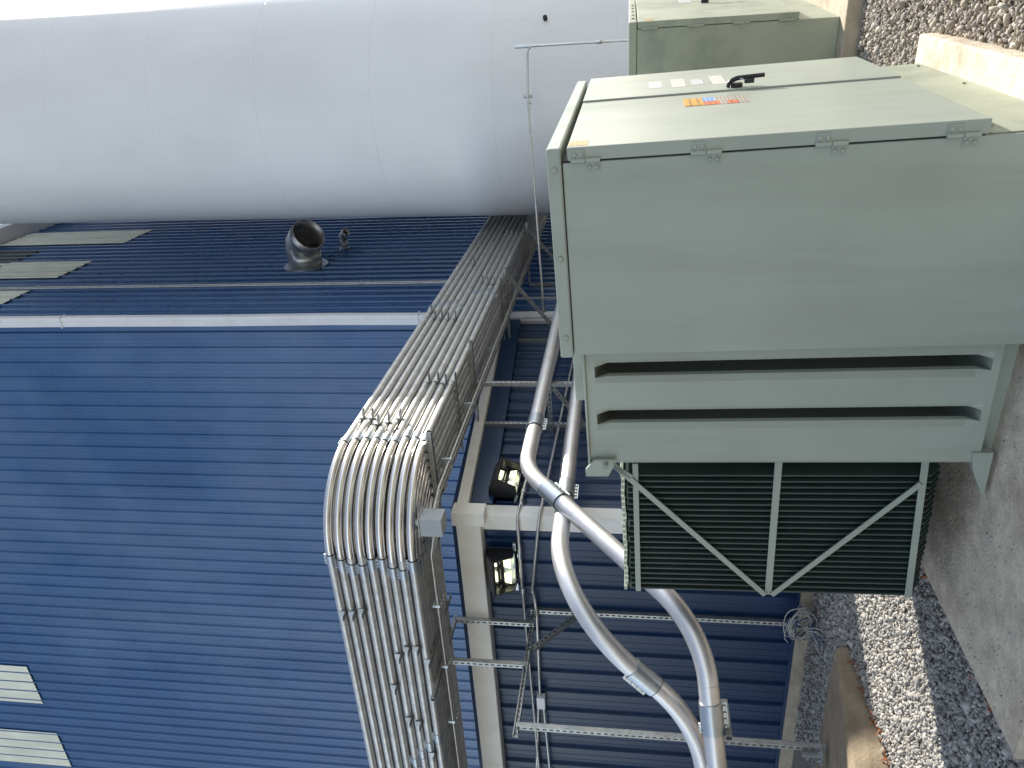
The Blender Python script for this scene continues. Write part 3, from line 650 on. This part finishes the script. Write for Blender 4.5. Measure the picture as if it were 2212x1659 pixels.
# strut stand with clamp for the big conduits
cq = p1c+(p1d-p1c)*.26; dd = (p1d-p1c).normalized()
cl = empty('conduit_clamp', cq, 'round metal clamp on a short strut piece around the large conduit', 'clamp')
MB().tube([cq-dd*.02, cq+dd*.02], PB*1.12, 24).build('clamp_ring', 'zinc', cl)
strut_part('strut_piece', cq-UPV*(PB*1.1)-dd*.0-N*.06, cq-UPV*(PB*1.1)+N*.22, UPV, cl, False)
MB().cyl(cq+UPV*.075-N*.03, cq+UPV*.075+N*.03, .012, 8).build('clamp_bolt', 'steel', cl)

# ------------------------------------------------------------------ thin conduits on walls
def wall_conduit(pts, label, r=.0135, cps=(), grp='thin conduits on the lean-to walls'):
    e = empty('wall_conduit', pts[0], label, 'conduit', grp); segs = fillet(pts, [.08]*(len(pts)-2), 6)
    allp = [q for p, b in segs for q in p]; MB().tube(allp, r, 10).build('pipe', 'galv', e)
    for q, d in cps: MB().tube([q-d*.03, q-d*.022, q+d*.022, q+d*.03], [r*1.25, r*1.7, r*1.7, r*1.25], 10).build('fitting', 'zinc', e)
    return e
wall_conduit([bp(4.6, -.055, 2.44), bp(-.075, -.055, 2.52), bp(-.075, .6, 2.52), bp(-.06, 4, 2.46)], 'thin grey conduit feeding both floodlights around the lean-to corner', cps=[(bp(.32, -.055, 2.51), N), (bp(.12, -.055, 2.51), N), (bp(-.075, .35, 2.52), Lf), (bp(-.071, .75, 2.515), Lf)])
wall_conduit([bp(4.6, -.05, 2.22), bp(-.10, -.06, 2.33), bp(-.07, .75, 2.43), bp(-.07, 1.0, 2.40), bp(-.06, 2.05, 2.42)], 'lower thin grey conduit running round the lean-to corner to a small box', cps=[(bp(.3, -.06, 2.32), N)])
jb = MB(); jb.box((-.10, 2.05, 2.37), (-.03, 2.20, 2.45), BAX, C0); jo = jb.build('junction_box', 'white_tin', None, bevel=.004); tag(jo, 'small white junction box beside the strut beam on the lean-to wall', 'box')
wall_conduit([bp(-.06, 2.19, 2.44), bp(-.06, 4, 2.56)], 'thin conduit leaving the small white box, rising along the wall')
wall_conduit([bp(-.06, 2.19, 2.39), bp(-.06, 4, 2.34)], 'thin conduit leaving the small white box, dropping along the wall')
for k, ds_ in enumerate((0, .075)):
    wall_conduit([bp(6.35+ds_, -.02, 4.2), bp(6.35+ds_, -.02, 15.2)], 'thin vertical conduit on the tall wall, the one of two nearer the %s' % ('downspout' if k == 0 else 'tank'), .016, [(bp(6.35+ds_, -.02, z), UPV) for z in (6, 9, 12)], 'vertical conduits on the tall wall')
# conduit crossing in front of the tank
tn = wall_conduit([Vector((4.11, 9.28, 1.2)), Vector((4.11, 9.28, 2.82)), Vector((3.5, 9.36, 2.82)), Vector((.98, 10.09, 2.69))], 'thin conduit crossing in front of the white tank to the blue wall', .0135, [(Vector((4.11, 9.28, 1.95)), UPV)], 'thin conduit at the tank')
MB().tube([Vector((4.11, 9.28, 2.78)), Vector((4.11, 9.28, 2.97))], .02, 8).build('end_fitting', 'zinc', tn)
MB().box((3.525, 9.37, 2.77), (3.555, 9.40, 2.88)).build('standoff_bracket', 'strut', tn)
MB().cyl(Vector((3.54, 9.39, 2.85)), Vector((3.62, 9.86, 2.85)), .007, 8).build('standoff_rod', 'strut', tn)
MB().tube([Vector((1.13, 10.03, 2.70)), Vector((.95, 10.10, 2.685))], .024, 8).build('end_fitting', 'zinc', tn)

# ------------------------------------------------------------------ floodlights
def wallpack(org, ax, label):
    """ax = (across, outwards, up)"""
    e = empty('floodlight', org, label, 'floodlight', 'wall floodlights'); x, y, z = ax
    sec = [(0, -.12), (.03, -.12), (.06, .03), (.205, .045), (.215, .06), (.10, .135), (0, .14)]
    MB().prism(sec, (y, z, x), org, -.185, .185).build('housing', 'black', e, bevel=.008)
    for sx in (-1, 1):   # cheeks
        MB().prism([(.02, -.118), (.125, -.112), (.205, .05), (.05, .05)], (y, z, x), org, sx*.178, sx*.185).build('housing_cheek', 'black', e, bevel=.003)
    MB().prism([(.060, .026), (.034, -.112), (.120, -.108), (.200, .041)], (y, z, x), org, -.172, .172).build('lens', 'lens', e, bevel=.004)
    for sx in (-.085, .085):
        m_ = MB(); m_.box((sx-.05, -.035, -.004), (sx+.05, .035, .0), (x, (y*.35-z*.93).normalized(), (y*.93+z*.35).normalized()), org+y*.068-z*.04); m_.build('led_module', 'led', e)
    MB().prism([(.050, .022), (.030, -.112), (.036, -.112), (.057, .022)], (y, z, x), org, -.165, .165).build('reflector', 'reflector', e)
    for sx in (-1, 1): MB().box((sx*.22-.04, 0, -.125), (sx*.22+.04, .03, -.10), ax, org).build('mounting_bracket', 'zinc', e)
    return e
wallpack(bp(.42, -.03, 2.68), (N, -Lf, UPV), 'black floodlight with lit LED lens on the lean-to face by the downspout side')
wallpack(bp(-.03, .50, 2.68), (Lf, -N, UPV), 'black floodlight with lit LED lens under the long eave fascia')

# ------------------------------------------------------------------ cable coil at the wall foot
cc = bp(-.17, .86, .12)
coil = empty('cable_coil', cc, 'tangled bundle of pale and blue cables at the foot of the lean-to wall', 'cables')
for k in range(26):
    R1 = random.uniform(.09, .17); ph = random.uniform(0, 6.28); tilt = random.uniform(.1, .8); pts = []
    ce = cc+Lf*random.uniform(-.05, .06)-N*random.uniform(-.05, .08)+UPV*random.uniform(-.02, .06)
    full_ = random.uniform(3.2, 6.0)
    for i in range(22):
        a = ph+full_*i/21; pts.append(ce+Lf*cos(a)*R1+UPV*(max(-.1, sin(a)*R1*.7))-N*(sin(a)*R1*tilt*.5+.02*sin(3*a+k)))
    MB().tube(pts, .0045, 6).build('cable', 'cable' if k % 5 else 'cable_blue', coil)
for k in range(9):
    p0 = cc+UPV*random.uniform(-.08, .02)-N*.05; d = (-Lf*random.uniform(-.3, .5)-N*random.uniform(.5, 1)).normalized(); pts = [p0+d*(.04*i)+UPV*(-.012*i+.02*sin(i+k))+Lf*.01*sin(i*1.3+k) for i in range(8)]
    pts = [Vector((q.x, q.y, max(q.z, .025))) for q in pts]
    MB().tube(pts, .0042, 6).build('cable', 'cable' if k % 3 else 'cable_blue', coil)
print('objects', len(bpy.data.objects))
